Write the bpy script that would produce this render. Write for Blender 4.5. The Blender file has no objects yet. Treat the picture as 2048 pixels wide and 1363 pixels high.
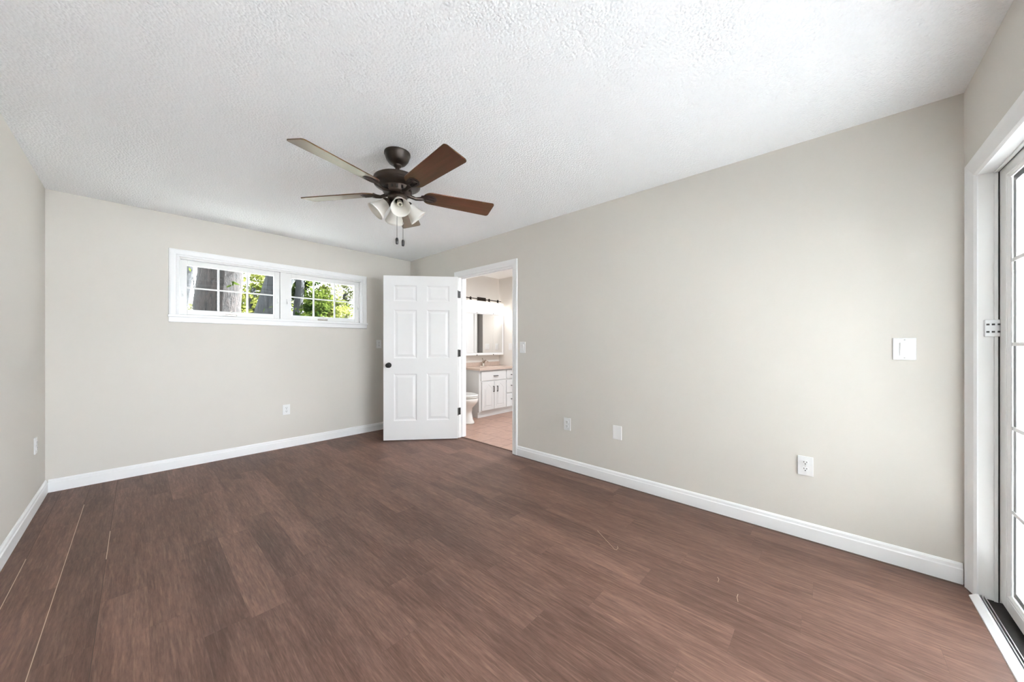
import bpy, bmesh, math, random
from mathutils import Vector, Matrix

random.seed(7)
S = bpy.context.scene
PI = math.pi
# ------------------------------------------------------------------ camera
FPX, CXP, CYP, YAW = 689.21, 1024.56, 688.985, 0.7430
CAM = Vector((-2.7809, -4.6323, 1.1883))
cam = bpy.data.cameras.new('camera'); cam_o = bpy.data.objects.new('camera', cam)
S.collection.objects.link(cam_o)
cam.sensor_width = 36.0; cam.sensor_fit = 'HORIZONTAL'
cam.lens = 36.0 * FPX / 2048.0
cam.shift_x = (1024.0 - CXP) / 2048.0
cam.shift_y = (CYP - 681.5) / 2048.0
cam.clip_start = 0.02; cam.clip_end = 300
cam_o.location = CAM
cam_o.rotation_euler = (PI / 2, 0, YAW - PI / 2)
S.camera = cam_o
# ------------------------------------------------------------------ daylight, exposure
S.view_settings.view_transform = 'Standard'; S.view_settings.look = 'None'
S.view_settings.gamma = 1.0; S.view_settings.exposure = 1.63
try: S.view_settings.use_curve_mapping = False
except Exception: pass
W = bpy.data.worlds.new('daylight'); S.world = W; W.use_nodes = True
wn = W.node_tree.nodes; wl = W.node_tree.links; wn.clear()
wo = wn.new('ShaderNodeOutputWorld'); wb = wn.new('ShaderNodeBackground')
wr = wn.new('ShaderNodeValToRGB'); wg = wn.new('ShaderNodeTexCoord'); wx = wn.new('ShaderNodeSeparateXYZ')
wl.new(wg.outputs['Generated'], wx.inputs[0]); wl.new(wx.outputs['Z'], wr.inputs[0])
wr.color_ramp.elements[0].position = 0.0; wr.color_ramp.elements[0].color = (0.88, 0.94, 1.0, 1)
wr.color_ramp.elements[1].position = 0.9; wr.color_ramp.elements[1].color = (0.78, 0.89, 1.0, 1)
wl.new(wr.outputs[0], wb.inputs['Color']); wb.inputs['Strength'].default_value = 6.0
wl.new(wb.outputs[0], wo.inputs[0])
sun = bpy.data.lights.new('sun', 'SUN'); sun.energy = 78.0; sun.angle = 0.02; sun.color = (.95, .97, 1)
sun_o = bpy.data.objects.new('sun', sun); S.collection.objects.link(sun_o)
sun_o.rotation_euler = Vector((.72, .03, .69)).to_track_quat('Z', 'Y').to_euler()
S.cycles.max_bounces = 14; S.cycles.diffuse_bounces = 10; S.cycles.transparent_max_bounces = 24

# ------------------------------------------------------------------ room numbers (metres)
WX, DY, H, TH = -3.2805, -5.1268, 2.44, 0.115      # left wall x, sliding-door wall y, ceiling, wall thickness
BX = 1.887                                          # bathroom side wall
BF = -2.75                                          # bathroom front wall

# ------------------------------------------------------------------ materials
def lin(c):
    return tuple(((v / 255) / 12.92 if v / 255 <= .04045 else ((v / 255 + .055) / 1.055) ** 2.4) for v in c) + (1,)
def new_mat(name):
    m = bpy.data.materials.new(name); m.use_nodes = True
    nt = m.node_tree; b = nt.nodes['Principled BSDF']
    return m, nt, b
def plain(name, col, rough=.5, metal=0, coat=0, spec=.5, noise=None, bump=None, emit=None):
    """col linear rgb; noise=(scale, amount) tints colour; bump=(scale, strength, distance)"""
    m, nt, b = new_mat(name)
    b.inputs['Base Color'].default_value = tuple(col[:3]) + (1,)
    b.inputs['Roughness'].default_value = rough; b.inputs['Metallic'].default_value = metal
    b.inputs['Coat Weight'].default_value = coat; b.inputs['Coat Roughness'].default_value = .12
    b.inputs['Specular IOR Level'].default_value = spec
    tc = nt.nodes.new('ShaderNodeTexCoord')
    if noise:
        n = nt.nodes.new('ShaderNodeTexNoise'); n.inputs['Scale'].default_value = noise[0]; n.inputs['Detail'].default_value = 3
        nt.links.new(tc.outputs['Object'], n.inputs['Vector'])
        mx = nt.nodes.new('ShaderNodeMixRGB'); mx.blend_type = 'MIX'
        mx.inputs[1].default_value = tuple(v * (1 - noise[1]) for v in col[:3]) + (1,)
        mx.inputs[2].default_value = tuple(min(1, v * (1 + noise[1])) for v in col[:3]) + (1,)
        nt.links.new(n.outputs['Fac'], mx.inputs[0]); nt.links.new(mx.outputs[0], b.inputs['Base Color'])
    if bump:
        n = nt.nodes.new('ShaderNodeTexNoise'); n.inputs['Scale'].default_value = bump[0]; n.inputs['Detail'].default_value = 2
        nt.links.new(tc.outputs['Object'], n.inputs['Vector'])
        bp = nt.nodes.new('ShaderNodeBump'); bp.inputs['Strength'].default_value = bump[1]; bp.inputs['Distance'].default_value = bump[2]
        nt.links.new(n.outputs['Fac'], bp.inputs['Height']); nt.links.new(bp.outputs[0], b.inputs['Normal'])
    if emit:
        b.inputs['Emission Color'].default_value = tuple(emit[0]) + (1,); b.inputs['Emission Strength'].default_value = emit[1]
    return m

M = {}
M['wall'] = plain('greige wall paint', (.660, .632, .588), .7, spec=.10, noise=(1.5, .012), bump=(160, .12, .002))
M['bathwall'] = plain('pale bathroom wall paint', (.74, .715, .68), .55, spec=.3, bump=(160, .1, .002))
M['trim'] = plain('white trim paint', (.85, .855, .86), .35, noise=(4, .01))
M['door'] = plain('white door paint', (.85, .855, .86), .38, noise=(3, .01))
M['vinyl'] = plain('white vinyl frame', (.80, .80, .79), .3, noise=(9, .02))
M['plate'] = plain('white plastic plate', (.80, .80, .80), .3)
M['black'] = plain('black metal', (.012, .012, .012), .45, 0)
M['dark'] = plain('dark void', (.01, .009, .008), .8)
M['bronze'] = plain('oil rubbed bronze', (.030, .020, .014), .38, .45, noise=(40, .35))
M['chrome'] = plain('brushed nickel', (.62, .57, .51), .22, 1)
M['alum'] = plain('aluminium track', (.62, .62, .62), .35, .8)
M['grime'] = plain('dirty black track bed', (.02, .016, .013), .7, noise=(60, .6))
M['cab'] = plain('white cabinet paint', (.74, .755, .76), .4, noise=(5, .02))
M['ceramic'] = plain('white glazed ceramic', (.86, .86, .84), .12, coat=.4)
M['counter'] = plain('tan cultured marble', (.60, .48, .41), .22, noise=(30, .10))
M['grey'] = plain('plain grey panel', (.36, .35, .34), .6, noise=(3, .05))
M['seatgap'] = plain('dark grey gap fill', (.05, .045, .04), .6)
M['gasket'] = plain('grey glazing gasket', (.42, .42, .42), .6)
M['concrete'] = plain('pale concrete', (.80, .80, .79), .8, noise=(3, .1), bump=(40, .3, .01))
M['siding'] = plain('white lap siding', (.78, .78, .77), .5, noise=(2, .03))
M['absorber'] = plain('grey brick', (.23, .23, .22), .8, noise=(8, .2))  # dark tone of the added left wall, keeps sidelight down
M['yard_bounce'] = plain('pale bounce yard', (.30, .30, .28), .9, noise=(2.5, .2), bump=(60, .6, .05))  # unseen yard, toned to bounce light up into the room
M['strand'] = plain('pale dry straw', (.42, .31, .23), .6)

def popcorn():
    m, nt, b = new_mat('popcorn ceiling')
    b.inputs['Base Color'].default_value = (.92, .935, .95, 1); b.inputs['Roughness'].default_value = .9
    b.inputs['Specular IOR Level'].default_value = .1
    tc = nt.nodes.new('ShaderNodeTexCoord')
    n = nt.nodes.new('ShaderNodeTexNoise'); n.inputs['Scale'].default_value = 75; n.inputs['Detail'].default_value = 3; n.inputs['Roughness'].default_value = .6
    v = nt.nodes.new('ShaderNodeTexVoronoi'); v.inputs['Scale'].default_value = 85
    nt.links.new(tc.outputs['Object'], n.inputs['Vector']); nt.links.new(tc.outputs['Object'], v.inputs['Vector'])
    sb = nt.nodes.new('ShaderNodeMath'); sb.operation = 'SUBTRACT'
    nt.links.new(n.outputs['Fac'], sb.inputs[0]); nt.links.new(v.outputs['Distance'], sb.inputs[1])
    bp = nt.nodes.new('ShaderNodeBump'); bp.inputs['Strength'].default_value = .62; bp.inputs['Distance'].default_value = .006
    nt.links.new(sb.outputs[0], bp.inputs['Height']); nt.links.new(bp.outputs[0], b.inputs['Normal'])
    return m
M['popcorn'] = popcorn()

def glass(name, refl=1.0, tint=(1, 1, 1)):
    m = bpy.data.materials.new(name); m.use_nodes = True; nt = m.node_tree; nt.nodes.clear()
    o = nt.nodes.new('ShaderNodeOutputMaterial'); t = nt.nodes.new('ShaderNodeBsdfTransparent'); g = nt.nodes.new('ShaderNodeBsdfGlossy')
    t.inputs[0].default_value = tint + (1,); g.inputs['Roughness'].default_value = .01
    lw = nt.nodes.new('ShaderNodeLayerWeight'); pw = nt.nodes.new('ShaderNodeMath'); pw.operation = 'POWER'; pw.inputs[1].default_value = 5
    nt.links.new(lw.outputs['Facing'], pw.inputs[0])
    f = nt.nodes.new('ShaderNodeMath'); f.operation = 'MULTIPLY_ADD'; f.inputs[1].default_value = .45; f.inputs[2].default_value = .02
    nt.links.new(pw.outputs[0], f.inputs[0])
    mx = nt.nodes.new('ShaderNodeMixShader')
    nt.links.new(f.outputs[0], mx.inputs[0]); nt.links.new(t.outputs[0], mx.inputs[1]); nt.links.new(g.outputs[0], mx.inputs[2])
    nt.links.new(mx.outputs[0], o.inputs[0]); return m
M['glass'] = glass('clear glass')
M['dimmed'] = glass('window glass tinted to dim outdoors', tint=(.60, .61, .605))  # tint put into the glass to dim the bright outdoor view

def mirror():
    m, nt, b = new_mat('mirror silver')
    b.inputs['Base Color'].default_value = (.88, .89, .89, 1); b.inputs['Metallic'].default_value = 1; b.inputs['Roughness'].default_value = .02
    return m
M['mirror'] = mirror()

def frosted(name, col, trans, emit=0):
    m, nt, b = new_mat(name)
    b.inputs['Base Color'].default_value = col + (1,); b.inputs['Roughness'].default_value = .35
    tr = nt.nodes.new('ShaderNodeBsdfTranslucent'); tr.inputs[0].default_value = col + (1,)
    mx = nt.nodes.new('ShaderNodeMixShader'); mx.inputs[0].default_value = trans
    o = nt.nodes['Material Output']
    nt.links.new(b.outputs[0], mx.inputs[1]); nt.links.new(tr.outputs[0], mx.inputs[2]); nt.links.new(mx.outputs[0], o.inputs[0])
    if emit:
        b.inputs['Emission Color'].default_value = (1, .94, .88, 1); b.inputs['Emission Strength'].default_value = emit
    return m
M['shade'] = frosted('frosted white glass', (.86, .84, .80), .45)
M['litshade'] = frosted('lit frosted glass', (.82, .80, .77), .3, .17)
M['bulb'] = plain('clear bulb with coil', (.62, .58, .48), .15, coat=.5)

def wood(name, c1, c2, scale=(3, 40, 40), rough=.3, coat=.6):
    m, nt, b = new_mat(name)
    tc = nt.nodes.new('ShaderNodeTexCoord'); mp = nt.nodes.new('ShaderNodeMapping'); mp.inputs['Scale'].default_value = scale
    n = nt.nodes.new('ShaderNodeTexNoise'); n.inputs['Scale'].default_value = 1; n.inputs['Detail'].default_value = 6
    r = nt.nodes.new('ShaderNodeValToRGB'); r.color_ramp.elements[0].color = c1 + (1,); r.color_ramp.elements[1].color = c2 + (1,)
    r.color_ramp.elements[0].position = .35; r.color_ramp.elements[1].position = .65
    nt.links.new(tc.outputs['Object'], mp.inputs[0]); nt.links.new(mp.outputs[0], n.inputs['Vector'])
    nt.links.new(n.outputs['Fac'], r.inputs[0]); nt.links.new(r.outputs[0], b.inputs['Base Color'])
    b.inputs['Roughness'].default_value = rough; b.inputs['Coat Weight'].default_value = coat; b.inputs['Coat Roughness'].default_value = .15
    return m
def spec_tint(m, col, lvl, rough):
    b = m.node_tree.nodes['Principled BSDF']; b.inputs['Specular Tint'].default_value = col + (1,); b.inputs['Specular IOR Level'].default_value = lvl; b.inputs['Roughness'].default_value = rough; b.inputs['Coat Weight'].default_value = 0; return m
M['cherry'] = wood('cherry blade veneer', (.034, .009, .009), (.082, .021, .018), rough=.35, coat=.5); spec_tint(M['cherry'], (1, .86, .28), 1.0, .3)

def plank_mat():
    m, nt, b = new_mat('brown vinyl plank')
    N = nt.nodes.new; L = nt.links.new
    tc = N('ShaderNodeTexCoord'); at = N('ShaderNodeAttribute'); at.attribute_name = 'tone'; a2 = N('ShaderNodeAttribute'); a2.attribute_name = 'shift'
    cb = N('ShaderNodeCombineXYZ'); L(a2.outputs['Fac'], cb.inputs['X']); L(a2.outputs['Fac'], cb.inputs['Z'])
    ad = N('ShaderNodeVectorMath'); ad.operation = 'ADD'; L(tc.outputs['Object'], ad.inputs[0]); L(cb.outputs[0], ad.inputs[1])
    def nz(scale, det, rough=.55, dist=0):
        mp = N('ShaderNodeMapping'); mp.inputs['Scale'].default_value = scale; L(ad.outputs[0], mp.inputs[0])
        n = N('ShaderNodeTexNoise'); n.inputs['Scale'].default_value = 1; n.inputs['Detail'].default_value = det
        n.inputs['Roughness'].default_value = rough; n.inputs['Distortion'].default_value = dist
        L(mp.outputs[0], n.inputs['Vector']); return n.outputs['Fac']
    big = nz((7, 1.1, 1), 3, .5, .6); fine = nz((85, 6, 1), 4, .6); pore = nz((210, 22, 1), 2, .6)
    r1 = N('ShaderNodeValToRGB'); L(big, r1.inputs[0])
    r1.color_ramp.elements[0].position = .3; r1.color_ramp.elements[1].position = .72
    r1.color_ramp.elements[0].color = lin((93, 69, 59)); r1.color_ramp.elements[1].color = lin((115, 88, 77))
    def mul(col, fac, lo, hi):
        mr = N('ShaderNodeMapRange'); mr.inputs['From Min'].default_value = .25; mr.inputs['From Max'].default_value = .75
        mr.inputs['To Min'].default_value = lo; mr.inputs['To Max'].default_value = hi; L(fac, mr.inputs['Value'])
        vm = N('ShaderNodeVectorMath'); vm.operation = 'SCALE'; L(col, vm.inputs[0]); L(mr.outputs[0], vm.inputs['Scale']); return vm.outputs[0]
    c = mul(r1.outputs[0], fine, .70, 1.32); c = mul(c, pore, .82, 1.20)
    streak = nz((120, 7.5, 1), 2, .5, .3)
    sr = N('ShaderNodeMapRange'); sr.inputs['From Min'].default_value = .56; sr.inputs['From Max'].default_value = .70; sr.inputs['To Min'].default_value = 0; sr.inputs['To Max'].default_value = .22; L(streak, sr.inputs['Value'])
    mx = N('ShaderNodeMixRGB'); mx.inputs[2].default_value = lin((160, 130, 112)); L(sr.outputs[0], mx.inputs[0]); L(c, mx.inputs[1]); c = mx.outputs[0]
    mr = N('ShaderNodeMapRange'); mr.inputs['To Min'].default_value = .83; mr.inputs['To Max'].default_value = 1.17; L(at.outputs['Fac'], mr.inputs['Value'])
    vm = N('ShaderNodeVectorMath'); vm.operation = 'SCALE'; L(c, vm.inputs[0]); L(mr.outputs[0], vm.inputs['Scale'])
    L(vm.outputs[0], b.inputs['Base Color'])
    b.inputs['Roughness'].default_value = .5; b.inputs['Specular IOR Level'].default_value = .22
    bp = N('ShaderNodeBump'); bp.inputs['Strength'].default_value = .25; bp.inputs['Distance'].default_value = .001
    L(pore, bp.inputs['Height']); L(bp.outputs[0], b.inputs['Normal'])
    return m
M['plank'] = plank_mat()
M['underlay'] = plain('dark brown underlay', (.085, .055, .042), .8)  # brown underlay tone visible through the plank gaps
M['seam'] = plain('pale exposed plank edge', (.58, .45, .34), .7)

def tile_mat():
    m, nt, b = new_mat('clay bathroom tile')
    N = nt.nodes.new; L = nt.links.new
    tc = N('ShaderNodeTexCoord'); mp = N('ShaderNodeMapping'); L(tc.outputs['Object'], mp.inputs[0])
    mp.inputs['Rotation'].default_value = (0, 0, PI / 2); mp.inputs['Location'].default_value = (0.006, -.03, 0)
    br = N('ShaderNodeTexBrick'); L(mp.outputs[0], br.inputs['Vector'])
    br.offset = .5; br.inputs['Scale'].default_value = 1; br.inputs['Brick Width'].default_value = .333; br.inputs['Row Height'].default_value = .332
    br.inputs['Mortar Size'].default_value = .004; br.inputs['Mortar Smooth'].default_value = .1
    br.inputs['Color1'].default_value = (.40, .25, .195, 1); br.inputs['Color2'].default_value = (.44, .28, .215, 1); br.inputs['Mortar'].default_value = (.17, .105, .075, 1)
    n = N('ShaderNodeTexNoise'); n.inputs['Scale'].default_value = 14; n.inputs['Detail'].default_value = 4; L(tc.outputs['Object'], n.inputs['Vector'])
    mr = N('ShaderNodeMapRange'); mr.inputs['From Min'].default_value = .3; mr.inputs['From Max'].default_value = .7; mr.inputs['To Min'].default_value = .88; mr.inputs['To Max'].default_value = 1.12; L(n.outputs['Fac'], mr.inputs['Value'])
    vm = N('ShaderNodeVectorMath'); vm.operation = 'SCALE'; L(br.outputs['Color'], vm.inputs[0]); L(mr.outputs[0], vm.inputs['Scale'])
    L(vm.outputs[0], b.inputs['Base Color']); b.inputs['Roughness'].default_value = .35
    return m
M['tile'] = tile_mat()

def bark(name, c1, c2):
    m, nt, b = new_mat(name)
    N = nt.nodes.new; L = nt.links.new
    tc = N('ShaderNodeTexCoord'); mp = N('ShaderNodeMapping'); mp.inputs['Scale'].default_value = (1, 1, .35); L(tc.outputs['Object'], mp.inputs[0])
    v = N('ShaderNodeTexNoise'); v.inputs['Scale'].default_value = 20; v.inputs['Detail'].default_value = 5; v.inputs['Roughness'].default_value = .75; L(mp.outputs[0], v.inputs['Vector'])
    r = N('ShaderNodeValToRGB'); r.color_ramp.elements[0].position = .38; r.color_ramp.elements[1].position = .62
    r.color_ramp.elements[0].color = c1 + (1,); r.color_ramp.elements[1].color = c2 + (1,)
    L(v.outputs['Fac'], r.inputs[0]); L(r.outputs[0], b.inputs['Base Color']); b.inputs['Roughness'].default_value = .9
    bp = N('ShaderNodeBump'); bp.inputs['Distance'].default_value = .05; bp.inputs['Strength'].default_value = .8; L(v.outputs['Fac'], bp.inputs['Height']); L(bp.outputs[0], b.inputs['Normal'])
    return m
M['bark_brown'] = bark('rough brown bark', (.002, .0016, .0015), (.031, .022, .019))
M['bark_grey'] = bark('slate grey bark', (.003, .003, .0035), (.026, .027, .030))
def leaf(name, c1, c2):
    m, nt, b = new_mat(name); N = nt.nodes.new; L = nt.links.new
    tc = N('ShaderNodeTexCoord'); n = N('ShaderNodeTexNoise'); n.inputs['Scale'].default_value = 2.2; n.inputs['Detail'].default_value = 2; L(tc.outputs['Object'], n.inputs['Vector'])
    r = N('ShaderNodeValToRGB'); r.color_ramp.elements[0].position = .4; r.color_ramp.elements[1].position = .6
    r.color_ramp.elements[0].color = c1 + (1,); r.color_ramp.elements[1].color = c2 + (1,); L(n.outputs['Fac'], r.inputs[0])
    d = N('ShaderNodeBsdfDiffuse'); t = N('ShaderNodeBsdfTranslucent'); mx = N('ShaderNodeMixShader'); mx.inputs[0].default_value = .45
    L(r.outputs[0], d.inputs[0]); L(r.outputs[0], t.inputs[0]); L(d.outputs[0], mx.inputs[1]); L(t.outputs[0], mx.inputs[2])
    L(mx.outputs[0], nt.nodes['Material Output'].inputs[0]); return m
M['leaf_dark'] = leaf('dark green leaves', (.010, .020, .004), (.065, .085, .016))
M['leaf_lime'] = leaf('lime green leaves', (.05, .065, .014), (.19, .195, .05))
M['leaf_pale'] = leaf('pale olive leaves', (.05, .055, .025), (.20, .20, .11))

# ------------------------------------------------------------------ mesh helpers
class MB:
    def __init__(s): s.bm = bmesh.new()
    def box(s, a, b, bev=0):
        x0, y0, z0 = [min(p, q) for p, q in zip(a, b)]; x1, y1, z1 = [max(p, q) for p, q in zip(a, b)]
        v = [s.bm.verts.new(p) for p in ((x0,y0,z0),(x1,y0,z0),(x1,y1,z0),(x0,y1,z0),(x0,y0,z1),(x1,y0,z1),(x1,y1,z1),(x0,y1,z1))]
        f = [s.bm.faces.new([v[i] for i in q]) for q in ((0,3,2,1),(4,5,6,7),(0,1,5,4),(1,2,6,5),(2,3,7,6),(3,0,4,7))]
        if bev:
            e = {e for q in f for e in q.edges}
            bmesh.ops.bevel(s.bm, geom=list(e), offset=bev, segments=2, affect='EDGES', profile=.5)
        return s
    def prism(s, pts, fn, t0, t1, bev=0):
        """closed polygon pts (u,v) extruded from t0 to t1; fn(u,v,t)->xyz"""
        a = [s.bm.verts.new(fn(u, v, t0)) for u, v in pts]; b = [s.bm.verts.new(fn(u, v, t1)) for u, v in pts]
        n = len(pts); fs = [s.bm.faces.new(a[::-1]), s.bm.faces.new(b)]
        for i in range(n): fs.append(s.bm.faces.new((a[i], a[(i + 1) % n], b[(i + 1) % n], b[i])))
        if bev:
            e = {e for q in fs[:2] for e in q.edges}
            bmesh.ops.bevel(s.bm, geom=list(e), offset=bev, segments=2, affect='EDGES', profile=.5)
        return s
    def frame(s, prof, path, fn, closed=True):
        """mitred moulding: prof [(across, up)], path = corners (u,v) walked so that 'across' grows to the left; fn(u,v,up)->xyz"""
        rings = []; n = len(path)
        for i, (u, v) in enumerate(path):
            if closed or 0 < i < n - 1:
                p = path[i - 1]; q = path[(i + 1) % n]
                d1 = Vector((u - p[0], v - p[1])).normalized(); d2 = Vector((q[0] - u, q[1] - v)).normalized()
                n1 = Vector((d1.y, -d1.x)); n2 = Vector((d2.y, -d2.x)); m = n1 + n2; m = m / max(.2, m.dot(n1))
            else:
                j = (path[1], path[0]) if i == 0 else (path[-1], path[-2])
                d = Vector((j[0][0] - j[1][0], j[0][1] - j[1][1])).normalized(); m = Vector((d.y, -d.x))
            rings.append([s.bm.verts.new(fn(u - m.x * a, v - m.y * a, h)) for a, h in prof])
        k = len(prof); R = n if closed else n - 1
        for i in range(R):
            A = rings[i]; B = rings[(i + 1) % n]
            for j in range(k): s.bm.faces.new((A[j], A[(j + 1) % k], B[(j + 1) % k], B[j]))
        if not closed: s.bm.faces.new(rings[0]); s.bm.faces.new(rings[-1][::-1])
        return s
    def lathe(s, prof, c=(0, 0, 0), n=32, axis=None, smooth=True):
        """prof [(r, z)] turned about z at c (axis: Matrix to orient)"""
        c = Vector(c); R = []
        for r, z in prof:
            if r < 1e-6:
                p = Vector((0, 0, z)); p = (axis @ p if axis else p) + c; R.append([s.bm.verts.new(p)])
            else:
                ring = []
                for i in range(n):
                    t = 2 * PI * i / n; p = Vector((r * math.cos(t), r * math.sin(t), z)); p = (axis @ p if axis else p) + c
                    ring.append(s.bm.verts.new(p))
                R.append(ring)
        for A, B in zip(R, R[1:]):
            for i in range(n):
                j = (i + 1) % n
                q = [A[0]] if len(A) == 1 else [A[i], A[j]]
                q2 = [B[0]] if len(B) == 1 else [B[j], B[i]]
                f = q + q2
                if len(f) >= 3:
                    fa = s.bm.faces.new(f); fa.smooth = smooth
        return s
    def tube(s, pts, r, n=10, cap=True):
        pts = [Vector(p) for p in pts]; R = []; rr = r if isinstance(r, (list, tuple)) else [r] * len(pts)
        up = Vector((0, 0, 1)); 
        for i, p in enumerate(pts):
            d = (pts[min(i + 1, len(pts) - 1)] - pts[max(i - 1, 0)]).normalized()
            ref = up if abs(d.dot(up)) < .95 else Vector((1, 0, 0))
            a = d.cross(ref).normalized(); b = a.cross(d).normalized()
            R.append([s.bm.verts.new(p + (a * math.cos(2 * PI * k / n) + b * math.sin(2 * PI * k / n)) * rr[i]) for k in range(n)])
        for A, B in zip(R, R[1:]):
            for k in range(n):
                f = s.bm.faces.new((A[k], A[(k + 1) % n], B[(k + 1) % n], B[k])); f.smooth = True
        if cap: s.bm.faces.new(R[0][::-1]); s.bm.faces.new(R[-1])
        return s
    def loft(s, secs, n=28, cap=True):
        """secs [(cx,cy,z,rx,ry_front,ry_back)] egg sections"""
        R = []
        for cx, cy, z, rx, rf, rb in secs:
            ring = []
            for i in range(n):
                t = 2 * PI * i / n; sn = math.sin(t); ring.append(s.bm.verts.new((cx + rx * math.cos(t), cy + (rb if sn > 0 else rf) * sn, z)))
            R.append(ring)
        for A, B in zip(R, R[1:]):
            for k in range(n):
                f = s.bm.faces.new((A[k], A[(k + 1) % n], B[(k + 1) % n], B[k])); f.smooth = True
        if cap: s.bm.faces.new(R[0][::-1]); s.bm.faces.new(R[-1])
        return s
    def build(s, name, mat, parent=None, loc=None):
        bmesh.ops.recalc_face_normals(s.bm, faces=s.bm.faces[:])
        me = bpy.data.meshes.new(name); s.bm.to_mesh(me); s.bm.free()
        for k in (mat if isinstance(mat, list) else [mat]): me.materials.append(M[k] if isinstance(k, str) else k)
        o = bpy.data.objects.new(name, me); S.collection.objects.link(o)
        if parent is not None: o.parent = parent
        if loc is not None: o.location = loc
        return o
def tag(o, label, cat, group=None, kind=None):
    o['label'] = label; o['category'] = cat
    if group: o['group'] = group
    if kind: o['kind'] = kind
    return o
def thing(name, label, cat, loc=(0, 0, 0), rotz=0, group=None):
    o = bpy.data.objects.new(name, None); S.collection.objects.link(o); o.location = loc; o.rotation_euler = (0, 0, rotz); o.empty_display_size = .1
    return tag(o, label, cat, group)
def struct(o):
    o['kind'] = 'structure'; return o
def copy_tree(o, parent=None):
    c = o.copy(); S.collection.objects.link(c); c.parent = parent
    for ch in [x for x in S.collection.objects if x.parent == o]: copy_tree(ch, c)
    return c

# ------------------------------------------------------------------ room shell
YC0, YC1 = -2.085, -1.150          # bathroom doorway in the right wall (clear between the jamb faces)
DH = 2.045                         # doorway head
WZ0, WZ1, WXa, WXb = 1.478, 2.035, -2.508, -0.742   # window opening
SX0, SX1, SZ = -3.06, -0.027, 2.060                 # sliding door opening, widened out of view for more daylight
def wall(name, boxes, mat='wall'):
    m = MB()
    for a, b in boxes: m.box(a, b)
    return struct(m.build(name, mat))
wall('wall_back', [((WX - TH, 0, 0), (WXa, TH, H)), ((WXb, 0, 0), (TH, TH, H)), ((WXa, 0, 0), (WXb, TH, WZ0)), ((WXa, 0, WZ1), (WXb, TH, H))])
wall('wall_left', [((WX - TH, DY - .15, 0), (WX, 0, H))])
wall('wall_right', [((0, YC1 + .02, 0), (TH, 0, H)), ((0, DY - .15, 0), (TH, YC0 - .02, H)), ((0, YC0 - .02, DH + .02), (TH, YC1 + .02, H))])
wall('wall_front', [((WX, DY - .15, 0), (SX0, DY, H)), ((SX0, DY - .15, SZ), (SX1, DY, H)), ((SX1, DY - .15, 0), (0, DY, H))])
wall('wall_bathroom_back', [((TH, 0, 0), (BX + TH, TH, H))], 'bathwall')
wall('wall_bathroom_side', [((BX, -.70, 0), (BX + TH, 0, H)), ((BX, BF - TH, 0), (BX + TH, -1.55, H)), ((BX, -1.55, 2.06), (BX + TH, -.70, H))], 'bathwall')
wall('wall_bathroom_front', [((TH, BF - TH, 0), (BX, BF, H))], 'bathwall')
# recess with a grey panel on the bathroom side wall (seen in the mirror)
m = MB(); m.box((BX + TH - .04, -1.55, .01), (BX + TH, -.70, 2.06)); struct(m.build('recess_panel', 'grey'))
m = MB(); m.box((BX - .016, -1.62, 0), (BX, -.86, 2.05), .004); o = struct(m.build('trim_6', 'door'))
m = MB(); m.box((BX - .03, -.98, 0), (BX - .016, -.94, 2.02), .004); m.build('casing_strip', 'trim', o)
c = struct(MB().box((WX - TH, DY - .15, H), (TH / 2, TH, H + .2)).build('ceiling', 'popcorn'))
struct(MB().box((TH / 2, BF - TH, H), (BX + TH, TH, H + .2)).build('ceiling_bathroom', 'trim'))

# plank floor: 36 x 6 inch boards, joints where the photograph shows them
PW, PL, X0P = .1505, .9144, -3.198
JO = {0: .93, 1: .66, 2: 1.245, 4: .935, 5: 1.87, 6: 1.69, 8: 3.037, 9: 2.17, 10: 3.693, 11: 3.303, 12: 3.828, 13: 4.343, 14: 3.939, 18: 3.434}
bm = bmesh.new(); lt = bm.faces.layers.float.new('tone'); ls = bm.faces.layers.float.new('shift')
ZU = -.0012
f = bm.faces.new([bm.verts.new(p) for p in ((WX, DY, ZU), (.05, DY, ZU), (.05, 0, ZU), (WX, 0, ZU))]); f.material_index = 1
for k in range(-1, 23):
    xa = max(WX, X0P + k * PW + (.0013 if k in (0, 1, 2) else .0002)); xb = min(.05, X0P + (k + 1) * PW - (.0013 if k in (-1, 0, 1) else .0002))
    if xb <= xa: continue
    off = JO.get(k, random.random() * PL) % PL
    lo, hi = (DY, 0.0) if xb < .0 else (YC0 - .02, YC1 + .02)
    y = -off + PL
    while y > DY - PL:
        y1, y0 = min(hi, y - .0003), max(lo, y - PL + .0003)
        if y1 > y0:
            segs = [(xa, xb)] 
            if xa < 0 < xb: segs = [(xa, 0)]
            for sa, sb_ in segs:
                f = bm.faces.new([bm.verts.new(p) for p in ((sa, y0, 0), (sb_, y0, 0), (sb_, y1, 0), (sa, y1, 0))])
                f[lt] = random.random(); f[ls] = random.random() * 30
        y -= PL
f = bm.faces.new([bm.verts.new(p) for p in ((0, YC0 - .02, 0), (.05, YC0 - .02, 0), (.05, YC1 + .02, 0), (0, YC1 + .02, 0))]); f[lt] = .5; f[ls] = 3.3
# two open seams along the left wall show the pale plank edge
for xs, ya, yb in ((X0P, -4.2, -1.35), (X0P + PW, -2.75, -.55), (X0P + 2 * PW, -1.68, -1.25)):
    f = bm.faces.new([bm.verts.new(p) for p in ((xs - .0015, ya, ZU + .0006), (xs + .0015, ya, ZU + .0006), (xs + .0015, yb, ZU + .0006), (xs - .0015, yb, ZU + .0006))]); f.material_index = 2
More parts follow.
